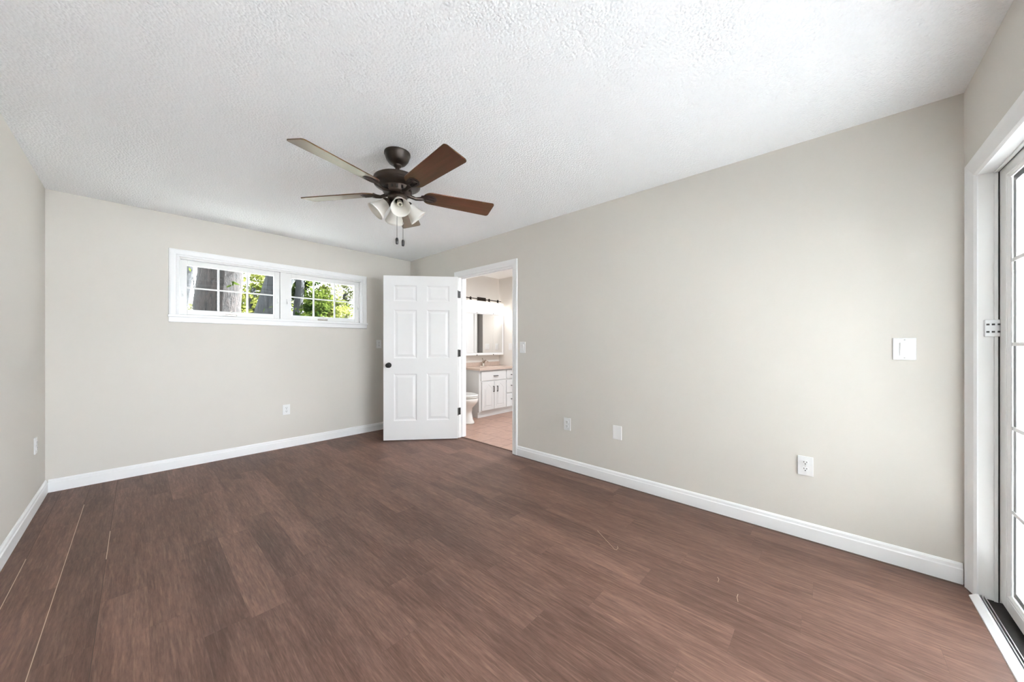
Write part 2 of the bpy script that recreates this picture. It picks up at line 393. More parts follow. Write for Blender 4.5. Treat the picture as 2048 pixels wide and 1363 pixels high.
# slab beneath
r = bmesh.ops.create_cube(bm, size=1, matrix=Matrix.Translation(((WX + .05) / 2, (DY - .026) / 2, -.0575)) @ Matrix.Diagonal((.05 - WX, -DY + .026, .11, 1)))
for v in r['verts']:
    for q in v.link_faces: q.material_index = 1
me = bpy.data.meshes.new('floor'); bm.to_mesh(me); bm.free(); me.materials.append(M['plank']); me.materials.append(M['underlay']); me.materials.append(M['seam'])
fl = bpy.data.objects.new('floor', me); S.collection.objects.link(fl); struct(fl)
struct(MB().box((.052, BF - TH, -.115), (BX, 0, 0)).build('floor_bathroom', 'tile'))
struct(MB().prism([(.040, .0), (.062, .0), (.060, .004), (.045, .005)], lambda u, v, t: (u, t, v), YC0, YC1).build('trim_1', 'plank'))

# baseboards
BP = [(0, 0), (.015, 0), (.015, .072), (.011, .078), (.010, .092), (.005, .100), (0, .102)]
def base(name, fn, t0, t1): struct(MB().prism(BP, fn, t0, t1).build(name, 'trim'))
base('baseboard_back', lambda u, v, t: (t, -u, v), WX + .015, -.015)
base('baseboard_left', lambda u, v, t: (WX + u, t, v), DY, 0)
base('baseboard_right', lambda u, v, t: (-u, t, v), DY + .004, -2.158)
base('baseboard_corner', lambda u, v, t: (-u, t, v), -1.07, 0)
base('baseboard_front', lambda u, v, t: (t, DY + u, v), WX + .015, SX0 - .06)

# bathroom doorway: jambs, stops and casing
m = MB()
m.box((-.001, YC1, 0), (TH + .001, YC1 + .02, DH)); m.box((-.001, YC0 - .02, 0), (TH + .001, YC0, DH)); m.box((-.001, YC0 - .02, DH), (TH + .001, YC1 + .02, DH + .02))
m.box((.045, YC1 - .011, 0), (.08, YC1, DH)); m.box((.045, YC0, 0), (.08, YC0 + .011, DH)); m.box((.045, YC0 + .011, DH - .011), (.08, YC1 - .011, DH))
struct(m.build('trim_2', 'trim'))
CP = [(0, 0), (0, .009), (.008, .013), (.020, .011), (.045, .016), (.066, .018), (.069, .014), (.069, 0)]
struct(MB().frame(CP, [(YC1 + .006, 0.0), (YC1 + .006, DH + .006), (YC0 - .002, DH + .006), (YC0 - .002, 0.0)][::-1] , lambda u, v, h: (-h, u, v), closed=False).build('trim_3', 'trim'))
struct(MB().frame(CP, [(YC1 + .006, 0.0), (YC1 + .006, DH + .006), (YC0 - .006, DH + .006), (YC0 - .006, 0.0)][::-1], lambda u, v, h: (TH + h, u, v), closed=False).build('trim_4', 'trim'))

# ------------------------------------------------------------------ six panel door, swung open
DWD, DHT, DT = .905, 2.034, .035
def panel_face(bm, y, sgn, cols, rows):
    """one face of the leaf in plane y with sunk and raised panels"""
    us = sorted({0, DWD} | {v for c in cols for v in c}); vs = sorted({0, DHT} | {v for r in rows for v in r})
    def q(a, b, c, d, ya, yb=None):
        pass
    for i in range(len(us) - 1):
        for j in range(len(vs) - 1):
            u0, u1, v0, v1 = us[i], us[i + 1], vs[j], vs[j + 1]
            ins = any(abs(c[0] - u0) < 1e-6 and abs(c[1] - u1) < 1e-6 for c in cols) and any(abs(r[0] - v0) < 1e-6 and abs(r[1] - v1) < 1e-6 for r in rows)
            rings = [(0, 0)] if not ins else [(0, 0), (.004, .002), (.013, .009), (.024, .0095), (.048, .003)]
            prev = None
            for d, dep in rings:
                yy = y - sgn * dep
                cur = [bm.verts.new(p) for p in ((u0 + d, yy, v0 + d), (u1 - d, yy, v0 + d), (u1 - d, yy, v1 - d), (u0 + d, yy, v1 - d))]
                if prev:
                    for k in range(4): bm.faces.new((prev[k], prev[(k + 1) % 4], cur[(k + 1) % 4], cur[k]))
                prev = cur
            bm.faces.new(prev)
m = MB()
cols = [(.104, .382), (.504, .781)]
rows = [(2.034 * (1 - b), 2.034 * (1 - a)) for a, b in ((.058, .156), (.207, .503), (.597, .884))]
panel_face(m.bm, 0, -1, cols, rows); panel_face(m.bm, DT, 1, cols, rows)
for a in ((0, 0), (DWD, 0)):
    m.bm.faces.new([m.bm.verts.new(p) for p in ((a[0], 0, 0), (a[0], DT, 0), (a[0], DT, DHT), (a[0], 0, DHT))])
for z in (0, DHT): m.bm.faces.new([m.bm.verts.new(p) for p in ((0, 0, z), (DWD, 0, z), (DWD, DT, z), (0, DT, z))])
bmesh.ops.remove_doubles(m.bm, verts=m.bm.verts[:], dist=1e-5)
door = struct(m.build('door_1', 'door'))
# local +x runs from the hinge to the free edge; local -y is the room face when closed, +y the bathroom face
OPEN = 131
door.location = (-.016, YC1 - .006, .009)
ang = math.radians(-90 - OPEN)
door.rotation_euler = (0, 0, ang)
# bathroom face offset: shift mesh so the pivot sits 6 mm outside the room face
for v in door.data.vertices: v.co.y += .008; v.co.x += .003
for z in (.286, 1.027, 1.776):
    h = MB(); h.box((-.002, .012, z), (.0035, .041, z + .089)); h.tube([(0, 0, z - .002), (0, 0, z + .091)], .006, 10)
    h.build('hinge', 'black', door)
for z in (.286, 1.027, 1.776):
    h = MB(); h.box((-.002, YC1 - .003, z + .009), (.028, YC1 + .001, z + .098), .001); h.build('hinge_leaf', 'black', S.objects['trim_2'])
k = MB(); R = Matrix.Rotation(-PI / 2, 3, 'X')
k.lathe([(0, 0), (.032, 0), (.033, .004), (.030, .008), (.012, .011), (.011, .03), (.018, .036), (.027, .046), (.029, .056), (.024, .066), (.012, .071), (0, .072)], (DWD - .062, DT + .008, .927), 28, R)
k.build('knob', 'black', door)
k = MB(); R2 = Matrix.Rotation(PI / 2, 3, 'X')
k.lathe([(0, 0), (.032, 0), (.033, .004), (.030, .008), (.012, .011), (.011, .03), (.018, .036), (.027, .046), (.029, .056), (.024, .066), (.012, .071), (0, .072)], (DWD - .062, .008, .927), 28, R2)
k.build('knob', 'black', door)

# ------------------------------------------------------------------ window
win = struct(MB().frame([(0, .0), (0, .010), (.006, .014), (.020, .011), (.026, .016), (.060, .019), (.072, .016), (.075, 0)],
     [(WXa + .004, WZ0), (WXa + .004, WZ1 + .003), (WXb - .004, WZ1 + .003), (WXb - .004, WZ0)], lambda u, v, h: (u, -h, v), closed=False).build('window_1', 'trim'))
# the casing grows outward: path is walked so that the outside lies on its right
m = MB(); m.box((WXa - .077, -.034, WZ0 - .022), (WXb + .079, .03, WZ0), .004); m.build('window_sill', 'trim', win)
m = MB(); m.prism([(0, 0), (.012, .004), (.014, .030), (.016, .050), (0, .050)], lambda u, v, t: (t, -u, WZ0 - .072 + v), WXa - .070, WXb + .072); m.build('apron', 'trim', win)
m = MB()
m.box((WXa, 0, WZ0), (WXa + .012, TH, WZ1)); m.box((WXb - .012, 0, WZ0), (WXb, TH, WZ1)); m.box((WXa, 0, WZ1 - .010), (WXb, TH, WZ1)); m.box((WXa, .02, WZ0), (WXb, TH, WZ0 + .008))
m.box((-1.665, .018, WZ0), (-1.612, TH, WZ1)); m.build('window_frame', 'vinyl', win)
SP = [(0, -.028), (0, -.010), (.006, .0), (.05, .003), (.05, -.028)]
for gx0, gx1, sx0, sx1 in ((-2.448, -1.722, WXa + .012, -1.667), (-1.548, -.815, -1.610, WXb - .012)):
    m = MB(); gz0, gz1 = 1.536, 1.973; sz0, sz1 = WZ0 + .009, WZ1 - .011; y0, y1 = .040, .080
    m.box((sx0, y0, sz0), (gx0, y1, sz1), .003); m.box((gx1, y0, sz0), (sx1, y1, sz1), .003); m.box((gx0, y0, sz0), (gx1, y1, gz0), .003); m.box((gx0, y0, gz1), (gx1, y1, sz1), .003)
    sash = m.build('sash', 'vinyl', win)
    m = MB(); m.box((gx0, .061, gz0), (gx1, .065, gz1)); m.build('pane', 'dimmed', sash)
    m = MB(); d = (gx1 - gx0) / 3; zm = (gz0 + gz1) / 2
    for i in (1, 2): m.box((gx0 + d * i - .008, .056, gz0), (gx0 + d * i + .008, .070, gz1))
    m.box((gx0, .0565, zm - .007), (gx1, .0695, zm + .007)); m.build('muntin', 'vinyl', sash)
    cx = (gx0 + gx1) / 2 - .03
    m = MB(); m.box((cx - .055, .026, sz0 + .004), (cx + .055, .040, sz0 + .022), .003); m.tube([(cx - .04, .025, sz0 + .018), (cx + .03, .016, sz0 + .016), (cx + .055, .02, sz0 + .012)], .005, 8)
    m.lathe([(0, 0), (.006, .002), (.0075, .008), (.005, .014), (0, .015)], (cx + .01, .034, gz0 - .006), 12); m.build('crank', 'chrome', sash)
    for lx in (sx0 + .018, sx1 - .018):
        m = MB(); m.box((lx - .008, .030, 1.66), (lx + .008, .040, 1.72), .002); m.tube([(lx, .028, 1.69), (lx, .018, 1.668)], .005, 8); m.build('latch', 'vinyl', sash)

# ------------------------------------------------------------------ sliding glass door
XJ = -.100
sl = struct(MB().frame([(0, -.024), (0, -.020), (.010, -.012), (.050, -.002), (.068, .004), (.073, .002), (.073, -.024)],
     [(SX0 + .073, .0), (SX0 + .073, 1.987), (XJ, 1.987), (XJ, 0.0)], lambda u, v, h: (u, DY + h, v), closed=False).build('door_2', 'trim'))
m = MB()
m.box((XJ, DY - .15, 0), (SX1, DY - .024, SZ)); m.box((SX0, DY - .15, 0), (SX0 + .073, DY - .024, SZ)); m.box((SX0 + .073, DY - .15, 1.987), (XJ, DY - .024, SZ))
m.build('jamb', 'vinyl', sl)
m = MB(); m.box((XJ - .006, -5.206, 0), (XJ, -5.194, 1.987), .002); m.box((SX0 + .073, -5.206, 1.979), (XJ, -5.194, 1.987), .002); m.build('stop_bead', 'vinyl', sl)
m = MB(); m.box((XJ - .004, -5.2095, .006), (XJ - .0005, -5.2062, 1.986)); m.box((SX0 + .073, -5.2095, 1.982), (XJ - .004, -5.2062, 1.986)); m.build('gap_shade', 'dark', sl)  # dark strip standing for the shade in the gap beside the stile
m = MB(); m.prism([(-5.121, .000), (-5.122, .004), (-5.143, .019), (-5.149, .020), (-5.152, .014), (-5.152, .000)], lambda u, v, t: (t, u, v), SX0 + .073, XJ - .012)
m.build('sill_ramp', 'trim', sl)
m = MB(); m.box((SX0 + .073, -5.276, -.02), (XJ, -5.152, .004)); m.build('track_bed', 'grime', sl)
for y, mt in ((-5.158, 'alum'), (-5.168, 'alum'), (-5.230, 'alum')):
    m = MB(); m.box((SX0 + .073, y - .0015, .004), (XJ - .002, y + .0015, .016)); m.build('track_rail', mt, sl)
def slide_panel(xa, xb, yf, side):
    """xa > xb ; yf room-side face"""
    yb = yf - .036; z0, z1 = .018, 1.984; sw = .078; gz0, gz1 = .088, 1.926
    m = MB(); m.box((xa - sw, yb, z0), (xa, yf, z1), .004); m.box((xb, yb, z0), (xb + sw, yf, z1), .004)
    m.box((xb + sw, yb, z0), (xa - sw, yf, gz0 - .012), .004); m.box((xb + sw, yb, gz1 + .012), (xa - sw, yf, z1), .004)
    p = m.build('door_panel', 'vinyl', sl)
    ga, gb = xa - sw - .012, xb + sw + .012
    m = MB(); m.frame([(0, 0), (0, .004), (.008, .010), (.013, .011), (.013, 0)], [(gb, gz0), (gb, gz1), (ga, gz1), (ga, gz0)], lambda u, v, h: (u, yf - .013 + h, v)); m.build('glazing_bead', 'vinyl', p)
    m = MB(); m.frame([(-.028, 0), (-.028, .003), (0, .003), (0, 0)], [(gb, gz0), (gb, gz1), (ga, gz1), (ga, gz0)], lambda u, v, h: (u, yf - .019 + h, v)); m.build('gasket', 'gasket', p)
    m = MB(); m.box((gb - .01, yf - .020, gz0 - .01), (ga + .01, yf - .016, gz1 + .01)); m.build('pane', 'glass', p)
    m = MB()
    for i in range(1, 5): z = gz0 + (gz1 - gz0) * i / 5; m.box((gb, yf - .024, z - .008), (ga, yf - .0125, z + .008))
    for i in (1, 2): x = gb + (ga - gb) * i / 3; m.box((x - .008, yf - .0235, gz0), (x + .008, yf - .013, gz1))
    m.build('grille', 'vinyl', p)
    return p
slide_panel(XJ - .002, -1.02, -5.210, 0)
slide_panel(-.96, -1.98, -5.160, 1)
slide_panel(-1.92, SX0 + .075, -5.210, 0)  # unseen extra panel in the widened part of the opening
m = MB(); m.box((XJ - .010, -5.212, 1.226), (XJ, -5.166, 1.304), .003)
lk = m.build('latch_keeper', 'alum', sl)
m = MB()
for z in (1.236, 1.270):
    for y in (-5.207, -5.191, -5.176): m.box((XJ - .0106, y - .0045, z + .008), (XJ - .009, y + .0045, z + .016))
m.build('slot', 'seatgap', lk)

# ------------------------------------------------------------------ wall plates (local: plate in xz plane, front towards -y)
def plate_mesh(w, h): return MB().box((-w / 2, -.007, -h / 2), (w / 2, 0, h / 2), .0025)
def make_outlet(label):
    t = thing('wall_outlet', label, 'outlet'); plate_mesh(.074, .117).build('cover_plate', 'plate', t)
    for z in (.020, -.020):
        m = MB(); pts = []
        for i in range(24):
            a = 2 * PI * i / 24; pts.append((.0172 * math.cos(a), max(-.0135, min(.0135, .0172 * math.sin(a)))))
        m.prism(pts, lambda u, v, q: (u, q, v + z), -.0105, -.006); r = m.build('receptacle', 'plate', t)
        m = MB()
        for x in (-.0064, .0064): m.box((x - .0014, -.0112, z + .001), (x + .0014, -.0100, z + .009))
        m.lathe([(0, 0), (.0030, 0), (.0030, .0012), (0, .0012)], (0, -.0100, z - .0065), 12, Matrix.Rotation(PI / 2, 3, 'X')); m.build('slot', 'dark', r)
    m = MB(); m.lathe([(0, 0), (.003, 0), (.003, .001), (0, .0015)], (0, -.007, 0), 12, Matrix.Rotation(PI / 2, 3, 'X')); m.build('screw', 'chrome', t)
    return t
RW = -PI / 2      # faces -x (right wall)
o1 = make_outlet('white duplex outlet low on the right wall nearest the glass door'); o1.location = (0, -4.526, .445); o1.rotation_euler[2] = RW
for loc, rz, lb in (((0, -2.793, .432), RW, 'white duplex outlet low on the right wall nearest the bathroom doorway'),
                    ((-1.611, 0, .437), 0, 'white duplex outlet low on the back wall under the window'),
                    ((-.497, 0, 1.198), 0, 'small white outlet at chest height half hidden behind the open door'),
                    ((WX, -.416, .460), PI / 2, 'white outlet seen edge-on low on the left wall')):
    c = copy_tree(o1); c.location = loc; c.rotation_euler[2] = rz; c['label'] = lb
t = thing('blank_plate', 'blank white cover plate low on the right wall beside an outlet', 'cover plate', (0, -3.299, .438), RW); plate_mesh(.080, .118).build('cover_plate', 'plate', t)
def switch(loc, rz, w, label, rock, xo=0):
    t = thing('light_switch', label, 'switch', loc, rz); plate_mesh(w, .118).build('cover_plate', 'plate', t)
    for dx in rock:
        m = MB(); m.box((dx - .0175, -.0085, -.034), (dx + .0175, -.006, .034), .001); b_ = m.build('rocker_frame', 'plate', t)
        m = MB(); m.prism([(-.0085, -.032), (-.0105, 0), (-.014, .032), (-.004, .032), (-.004, -.032)], lambda u, v, q: (q, u, v), dx - .0155, dx + .0155); m.build('rocker', 'plate', t)
        for z in (.048, -.048):
            m = MB(); m.lathe([(0, 0), (.003, 0), (.003, .0012), (0, .0016)], (dx, -.007, z), 12, Matrix.Rotation(PI / 2, 3, 'X')); m.build('screw', 'alum', t)
    return t
switch((0, -4.930, 1.166), RW, .084, 'white wall switch with one wide rocker beside the glass door', [0])
switch((0, -2.231, 1.160), RW, .074, 'white light switch right beside the bathroom doorway casing', [0])
switch((BX, -.300, 1.152), RW, .080, 'white switch plate on bathroom wall beside the mirrored cabinet', [0])
switch((BX, -.565, 1.150), RW, .118, 'double white switch plate reflected in the bathroom mirror', [-.023, .023])

# ------------------------------------------------------------------ ceiling fan
FX, FY = -1.628, -2.552
fan = thing('ceiling_fan', 'bronze five blade ceiling fan with four frosted glass lamps hanging from ceiling', 'ceiling fan', (FX, FY, H))
def Z(z): return z - H
m = MB(); m.lathe([(.082, 0), (.083, -.012), (.078, -.018), (.077, -.026), (.070, -.045), (.054, -.066), (.034, -.078), (.022, -.080), (0, -.080)], n=40); m.build('canopy', 'bronze', fan)
m = MB(); m.lathe([(.030, -.072), (.029, -.082), (.020, -.092), (.0135, -.094), (.0135, -.185), (.022, -.187), (.024, -.20)], n=24); m.build('downrod', 'bronze', fan)
m = MB(); zt = Z(2.272)
m.lathe([(0, zt + .012), (.05, zt + .010), (.10, zt + .004), (.135, zt), (.147, zt - .008), (.148, zt - .020), (.143, zt - .026), (.146, zt - .034), (.144, zt - .046), (.125, zt - .056), (.095, zt - .060),
         (.090, zt - .066), (.088, zt - .095), (.082, zt - .102), (.05, zt - .104), (0, zt - .104)], n=48)
mot = m.build('motor_housing', 'bronze', fan)
m = MB()
for i in range(18):
    a = 2 * PI * i / 18; c_, s_ = math.cos(a), math.sin(a)
    m.prism([(-.006, -.010), (.006, -.010), (.006, .010), (-.006, .010)], lambda u, v, q: ((q) * c_ - u * s_, (q) * s_ + u * c_, zt - .081 + v), .086, .0905)
m.build('vent_slots', 'dark', mot)
m = MB(); zs = Z(2.178)
m.lathe([(0, zs + .01), (.052, zs + .008), (.056, zs), (.054, zs - .012), (.060, zs - .018), (.061, zs - .040), (.055, zs - .050), (.046, zs - .054), (.044, zs - .066), (.030, zs - .076), (.014, zs - .082), (0, zs - .086)], n=36)
m.build('switch_housing', 'bronze', fan)
zb = Z(2.184); RT, RR, HWT, HWR = .662, .165, .075, .060
def blade_outline():
    pts = []
    # root end rounded, tip with small corner radii, slightly flared
    for i in range(13):
        a = PI / 2 + PI * i / 12; pts.append((RR + .055 + .055 * math.cos(a) , HWR * math.sin(a)))
    for cx, cy, a0 in ((RT - .018, -HWT + .018, -PI / 2), (RT - .018, HWT - .018, 0)):
        for i in range(6):
            a = a0 + (PI / 2) * i / 5; pts.append((cx + .018 * math.cos(a), cy + .018 * math.sin(a)))
    return pts
BO = blade_outline()
bmesh_blade = None
for k in range(5):
    th = math.radians(-93 + 72 * k); PH = -.242
    # blade empty orientation is stored on the mesh object itself
    if bmesh_blade is None:
        m = MB(); m.prism(BO, lambda u, v, q: (u, v, q), -.003, .003, .001); ob = m.build('fan_blade', 'cherry', fan); bmesh_blade = ob
        m = MB()
        # cast iron bracket: plate under blade root with a neck that runs to the hub
        pl = [(.150, -.020), (.185, -.034), (.228, -.037), (.252, -.020), (.258, 0), (.252, .020), (.228, .037), (.185, .034), (.150, .020)]
        m.prism(pl, lambda u, v, q: (u, v, q), -.008, -.003, .0015)
        m.frame([(0, 0), (0, .004), (.006, .004), (.006, 0)], [(p[0] * .8 + .042, p[1] * .72) for p in pl], lambda u, v, h: (u, v, -.008 - h))
        for yy in (-.012, .012): m.tube([(.165, yy * .5, -.009), (.20, yy, -.011), (.24, yy * 1.3, -.010)], .004, 6)
        m.lathe([(0, 0), (.005, 0), (.005, -.003), (0, -.004)], (.205, 0, -.008), 10)
        ir = m.build('blade_bracket', 'bronze', ob); iron_ob = ir
    else:
        ob = bmesh_blade.copy(); S.collection.objects.link(ob); ob.parent = fan
        ir = iron_ob.copy(); S.collection.objects.link(ir); ir.parent = ob
    ob.location = (0, 0, zb); ob.rotation_euler = (Matrix.Rotation(th, 3, 'Z') @ Matrix.Rotation(PH, 3, 'X')).to_euler()
    # neck from hub to bracket, follows the fan not the blade pitch
    m = MB(); c_, s_ = math.cos(th), math.sin(th)
    def P(r, h, w=0): return (r * c_ - w * s_, r * s_ + w * c_, zb + h)
    m.tube([P(.055, -.002), P(.085, -.012), P(.118, -.020), P(.150, -.014), P(.172, -.006)], [.016, .012, .011, .013, .016], 10)
    m.build('blade_arm', 'bronze', fan)
# lamps
A0 = math.radians(-119.1 + 8.5)
SHP = [(.026, 0), (.030, .008), (.034, .022), (.039, .042), (.047, .066), (.057, .088), (.061, .100), (.0595, .1005), (.055, .088), (.045, .066), (.037, .042), (.032, .022), (.028, .010), (.024, .004)]
for k in range(4):
    a = A0 + k * PI / 2; d = Vector((math.cos(a), math.sin(a), 0)); ax = (d * .70 + Vector((0, 0, -.714))).normalized()
    q = ax.to_track_quat('Z', 'Y').to_matrix()
    neck = d * .066 + Vector((0, 0, Z(2.108)))
    m = MB(); m.tube([d * .040 + Vector((0, 0, Z(2.128))), d * .055 + Vector((0, 0, Z(2.124))), neck - ax * .018], .011, 10)
    m.lathe([(0, -.022), (.018, -.020), (.026, -.012), (.031, -.002), (.031, .008), (.028, .010), (.026, .004), (0, .002)], neck, 24, q); m.build('lamp_socket', 'bronze', fan)
    m = MB(); m.lathe(SHP + [SHP[0]], neck, 36, q); sh = m.build('lamp_shade', 'shade', fan)
    m = MB(); m.lathe([(0, .004), (.012, .006), (.012, .024), (0, .026)], neck, 14, q)
    m.tube([neck + ax * (.026 + .030 * i / 40) + q @ Vector((.013 * math.cos(i * .95), .013 * math.sin(i * .95), 0)) for i in range(41)], .0042, 6); m.build('bulb', 'bulb', sh)
for (dx, dy, zl) in ((-.014, -.020, 1.838), (.024, -.028, 1.832)):
    # chains hang from the underside of the switch housing
    m = MB(); m.tube([(dx, dy, Z(2.104)), (dx, dy, Z(zl + .042))], .0013, 6); ch = m.build('pull_chain', 'bronze', fan)
    m = MB(); m.lathe([(0, 0), (.006, .001), (.0085, .006), (.009, .030), (.0075, .038), (.004, .043), (0, .043)], (dx, dy, Z(zl)), 14); m.build('pull_fob', 'black', ch)

# ------------------------------------------------------------------ bathroom: vanity
van = thing('bathroom_vanity', 'white vanity cabinet with arched doors under a tan countertop', 'cabinet', (1.415, -.24, 0))
def loc(p): return (p[0] - 1.415, p[1] + .24, p[2])
def LB(m, a, b, bev=0): return m.box(loc(a), loc(b), bev)
VX0, VX1, VF = .945, BX - .004, -.480
m = MB()
side = [(VF, .095), (-.45, .095), (-.45, 0), (-.004, 0), (-.004, .770), (VF, .770)]
m.prism(side, lambda u, v, t: loc((t, u, v)), VX0, VX0 + .018); m.prism(side, lambda u, v, t: loc((t, u, v)), VX1 - .018, VX1)
A_, B_ = VX0 + .018, VX1 - .018
LB(m, (A_, -.450, 0), (B_, -.440, .094)); LB(m, (A_, -.440, .095), (B_, -.004, .108))
for x0, x1 in ((A_, A_ + .034), (1.545, 1.585), (B_ - .022, B_)): LB(m, (x0, VF, .095), (x1, VF + .018, .770))
for x0, x1, zs in ((A_ + .034, 1.545, (.095, .575, .745)), (1.585, B_ - .022, (.095, .330, .575, .745))):
    for z in zs: LB(m, (x0, VF, z), (x1, VF + .018, z + .025))
m.build('body', 'cab', van)
def handle(parent, c, vertical):
    m = MB(); x, y, z = c; L = .048
    d = Vector((0, 0, 1)) if vertical else Vector((1, 0, 0)); c = Vector(c); L = .042
    pts = [c - d * L, c - d * L + Vector((0, -.022, 0)), c + d * L + Vector((0, -.022, 0)), c + d * L]
    m.tube([loc(p) for p in (pts[0], pts[1])], .006, 8); m.tube([loc(p) for p in (pts[1] - d * .006, pts[2] + d * .006)], .0065, 8); m.tube([loc(p) for p in (pts[2], pts[3])], .006, 8)
    m.build('handle', 'bronze', parent)
def front(x0, x1, z0, z1, name, arch=False, h=None, vert=False):
    m = MB(); LB(m, (x0, -.500, z0), (x1, VF - .001, z1), .004)
    p = m.build(name, 'cab', van)
    if arch:
        w = x1 - x0; cx = (x0 + x1) / 2; a, b = x0 + .062, x1 - .062; zt_ = z1 - .085; pk = z1 - .045
        def outline(e):
            return [(a + e, z0 + .058 + e), (b - e, z0 + .058 + e), (b - e, zt_ - .030 - e * .5), (b - e - .018, zt_ - .012 - e), (cx + .026, zt_ + .020 - e), (cx, pk - e), (cx - .026, zt_ + .020 - e), (a + e + .018, zt_ - .012 - e), (a + e, zt_ - .030 - e * .5)]
        m = MB(); m.frame([(0, 0), (0, .002), (-.006, -.004 + .008), (-.010, 0)], outline(0), lambda u, v, hh: loc((u, -.500 - hh, v)))
        m.prism(outline(.016), lambda u, v, q: loc((u, q, v)), -.506, -.499, .003); m.build('raised_panel', 'cab', p)
    if h: handle(p, h, vert)
    return p
front(.982, 1.552, .600, .752, 'drawer_front', h=(1.30, -.500, .668))
front(.998, 1.270, .112, .580, 'door', True, (1.250, -.500, .452), True)
front(1.276, 1.552, .112, .580, 'door', True, (1.336, -.500, .450), True)
front(1.578, 1.862, .600, .752, 'drawer', h=(1.725, -.500, .665)); front(1.578, 1.862, .350, .575, 'drawer', h=(1.725, -.500, .475)); front(1.578, 1.862, .112, .335, 'drawer', h=(1.725, -.500, .235))

# countertop with moulded basin and backsplash
ct = thing('vanity_countertop', 'tan countertop with moulded basin and backsplash on white vanity', 'countertop', (1.40, -.265, .772))
bm = bmesh.new(); nx, ny = 48, 28; CX0, CX1, CY0, CY1 = .920, BX - .001, -.532, -.001; g = []
for j in range(ny + 1):
    row = []
    for i in range(nx + 1):
        x = CX0 + (CX1 - CX0) * i / nx; y = CY0 + (CY1 - CY0) * j / ny
        e = ((x - 1.40) / .235) ** 2 + ((y + .30) / .165) ** 2
        z = .805 - (.115 * (1 - e ** 1.6) ** .55 if e < 1 else 0) + (.004 * math.exp(-((e - 1.12) / .10) ** 2))
        row.append(bm.verts.new((x - 1.40, y + .265, z - .772)))
    g.append(row)
for j in range(ny):
    for i in range(nx):
        f = bm.faces.new((g[j][i], g[j][i + 1], g[j + 1][i + 1], g[j + 1][i])); f.smooth = True
border = [g[0][i] for i in range(nx + 1)] + [g[j][nx] for j in range(1, ny + 1)] + [g[ny][i] for i in range(nx - 1, -1, -1)] + [g[j][0] for j in range(ny - 1, 0, -1)]
low = [bm.verts.new((v.co.x, v.co.y, 0)) for v in border]
for i in range(len(border)): j = (i + 1) % len(border); bm.faces.new((border[i], low[i], low[j], border[j]))
q = MB(); q.bm.free(); q.bm = bm; q.build('slab', 'counter', ct)
m = MB(); m.box((CX0 - 1.40, .244, .033), (CX1 - 1.40, .264, .104), .003); m.build('backsplash', 'counter', ct)
m = MB(); m.lathe([(0, 0), (.020, 0), (.021, .003), (.012, .004), (0, .003)], (0, -.035, -.081), 18); m.build('drain', 'chrome', ct)

fa = thing('faucet', 'brushed nickel faucet standing on the tan vanity countertop', 'faucet', (1.40, -.085, .8055))
m = MB(); pts = [(.075 * math.cos(a), .024 * math.sin(a)) for a in [2 * PI * i / 28 for i in range(28)]]
m.prism(pts, lambda u, v, q: (u, v, q), 0, .009, .002); m.build('base_plate', 'chrome', fa)
m = MB(); m.lathe([(.034, .008), (.028, .03), (.021, .06), (.019, .085), (.021, .094), (.014, .100), (0, .101)], n=24); m.tube([(0, -.004, .060), (0, -.040, .098), (0, -.080, .110), (0, -.112, .098), (0, -.120, .078)], [.017, .015, .013, .012, .013], 14); m.build('spout', 'chrome', fa)
m = MB(); m.tube([(0, .002, .098), (.006, .012, .116), (.016, .030, .130), (.022, .046, .136)], [.012, .010, .008, .009], 12); m.build('lever', 'chrome', fa)

# mirrored cabinet
mc = thing('medicine_cabinet', 'white mirrored cabinet with three mirror doors on bathroom wall', 'cabinet', (1.42, 0, 1.385))
KX0, KX1, KZ0, KZ1, KY = .952, BX - .006, 1.002, 1.760, -.115
def K(p): return (p[0] - 1.42, p[1], p[2] - 1.385)
m = MB(); m.box(K((KX0, KY, KZ0)), K((KX1, -.002, KZ1)), .003); m.build('body', 'trim', mc)
m = MB(); m.frame([(0, 0), (0, .010), (-.012, .014), (-.034, .010), (-.034, 0)], [(KX0, KZ0), (KX0, KZ1), (KX1, KZ1), (KX1, KZ0)], lambda u, v, h: K((u, KY - h, v))); m.build('face_frame', 'trim', mc)
for a, b in ((KX0 + .034, 1.214), (1.217, 1.611), (1.614, KX1 - .034)):
    m = MB(); m.box(K((a, KY - .007, KZ0 + .045)), K((b, KY - .0005, KZ1 - .034)), .001); m.build('mirror_door', 'mirror', mc)
for x in (1.215, 1.612):
    for z in (KZ0 + .008, KZ1 - .008):
        m = MB(); m.lathe([(0, 0), (.009, 0), (.009, .006), (0, .008)], K((x, KY - .012, z)), 12, Matrix.Rotation(PI / 2, 3, 'X')); m.build('clip', 'bronze', mc)

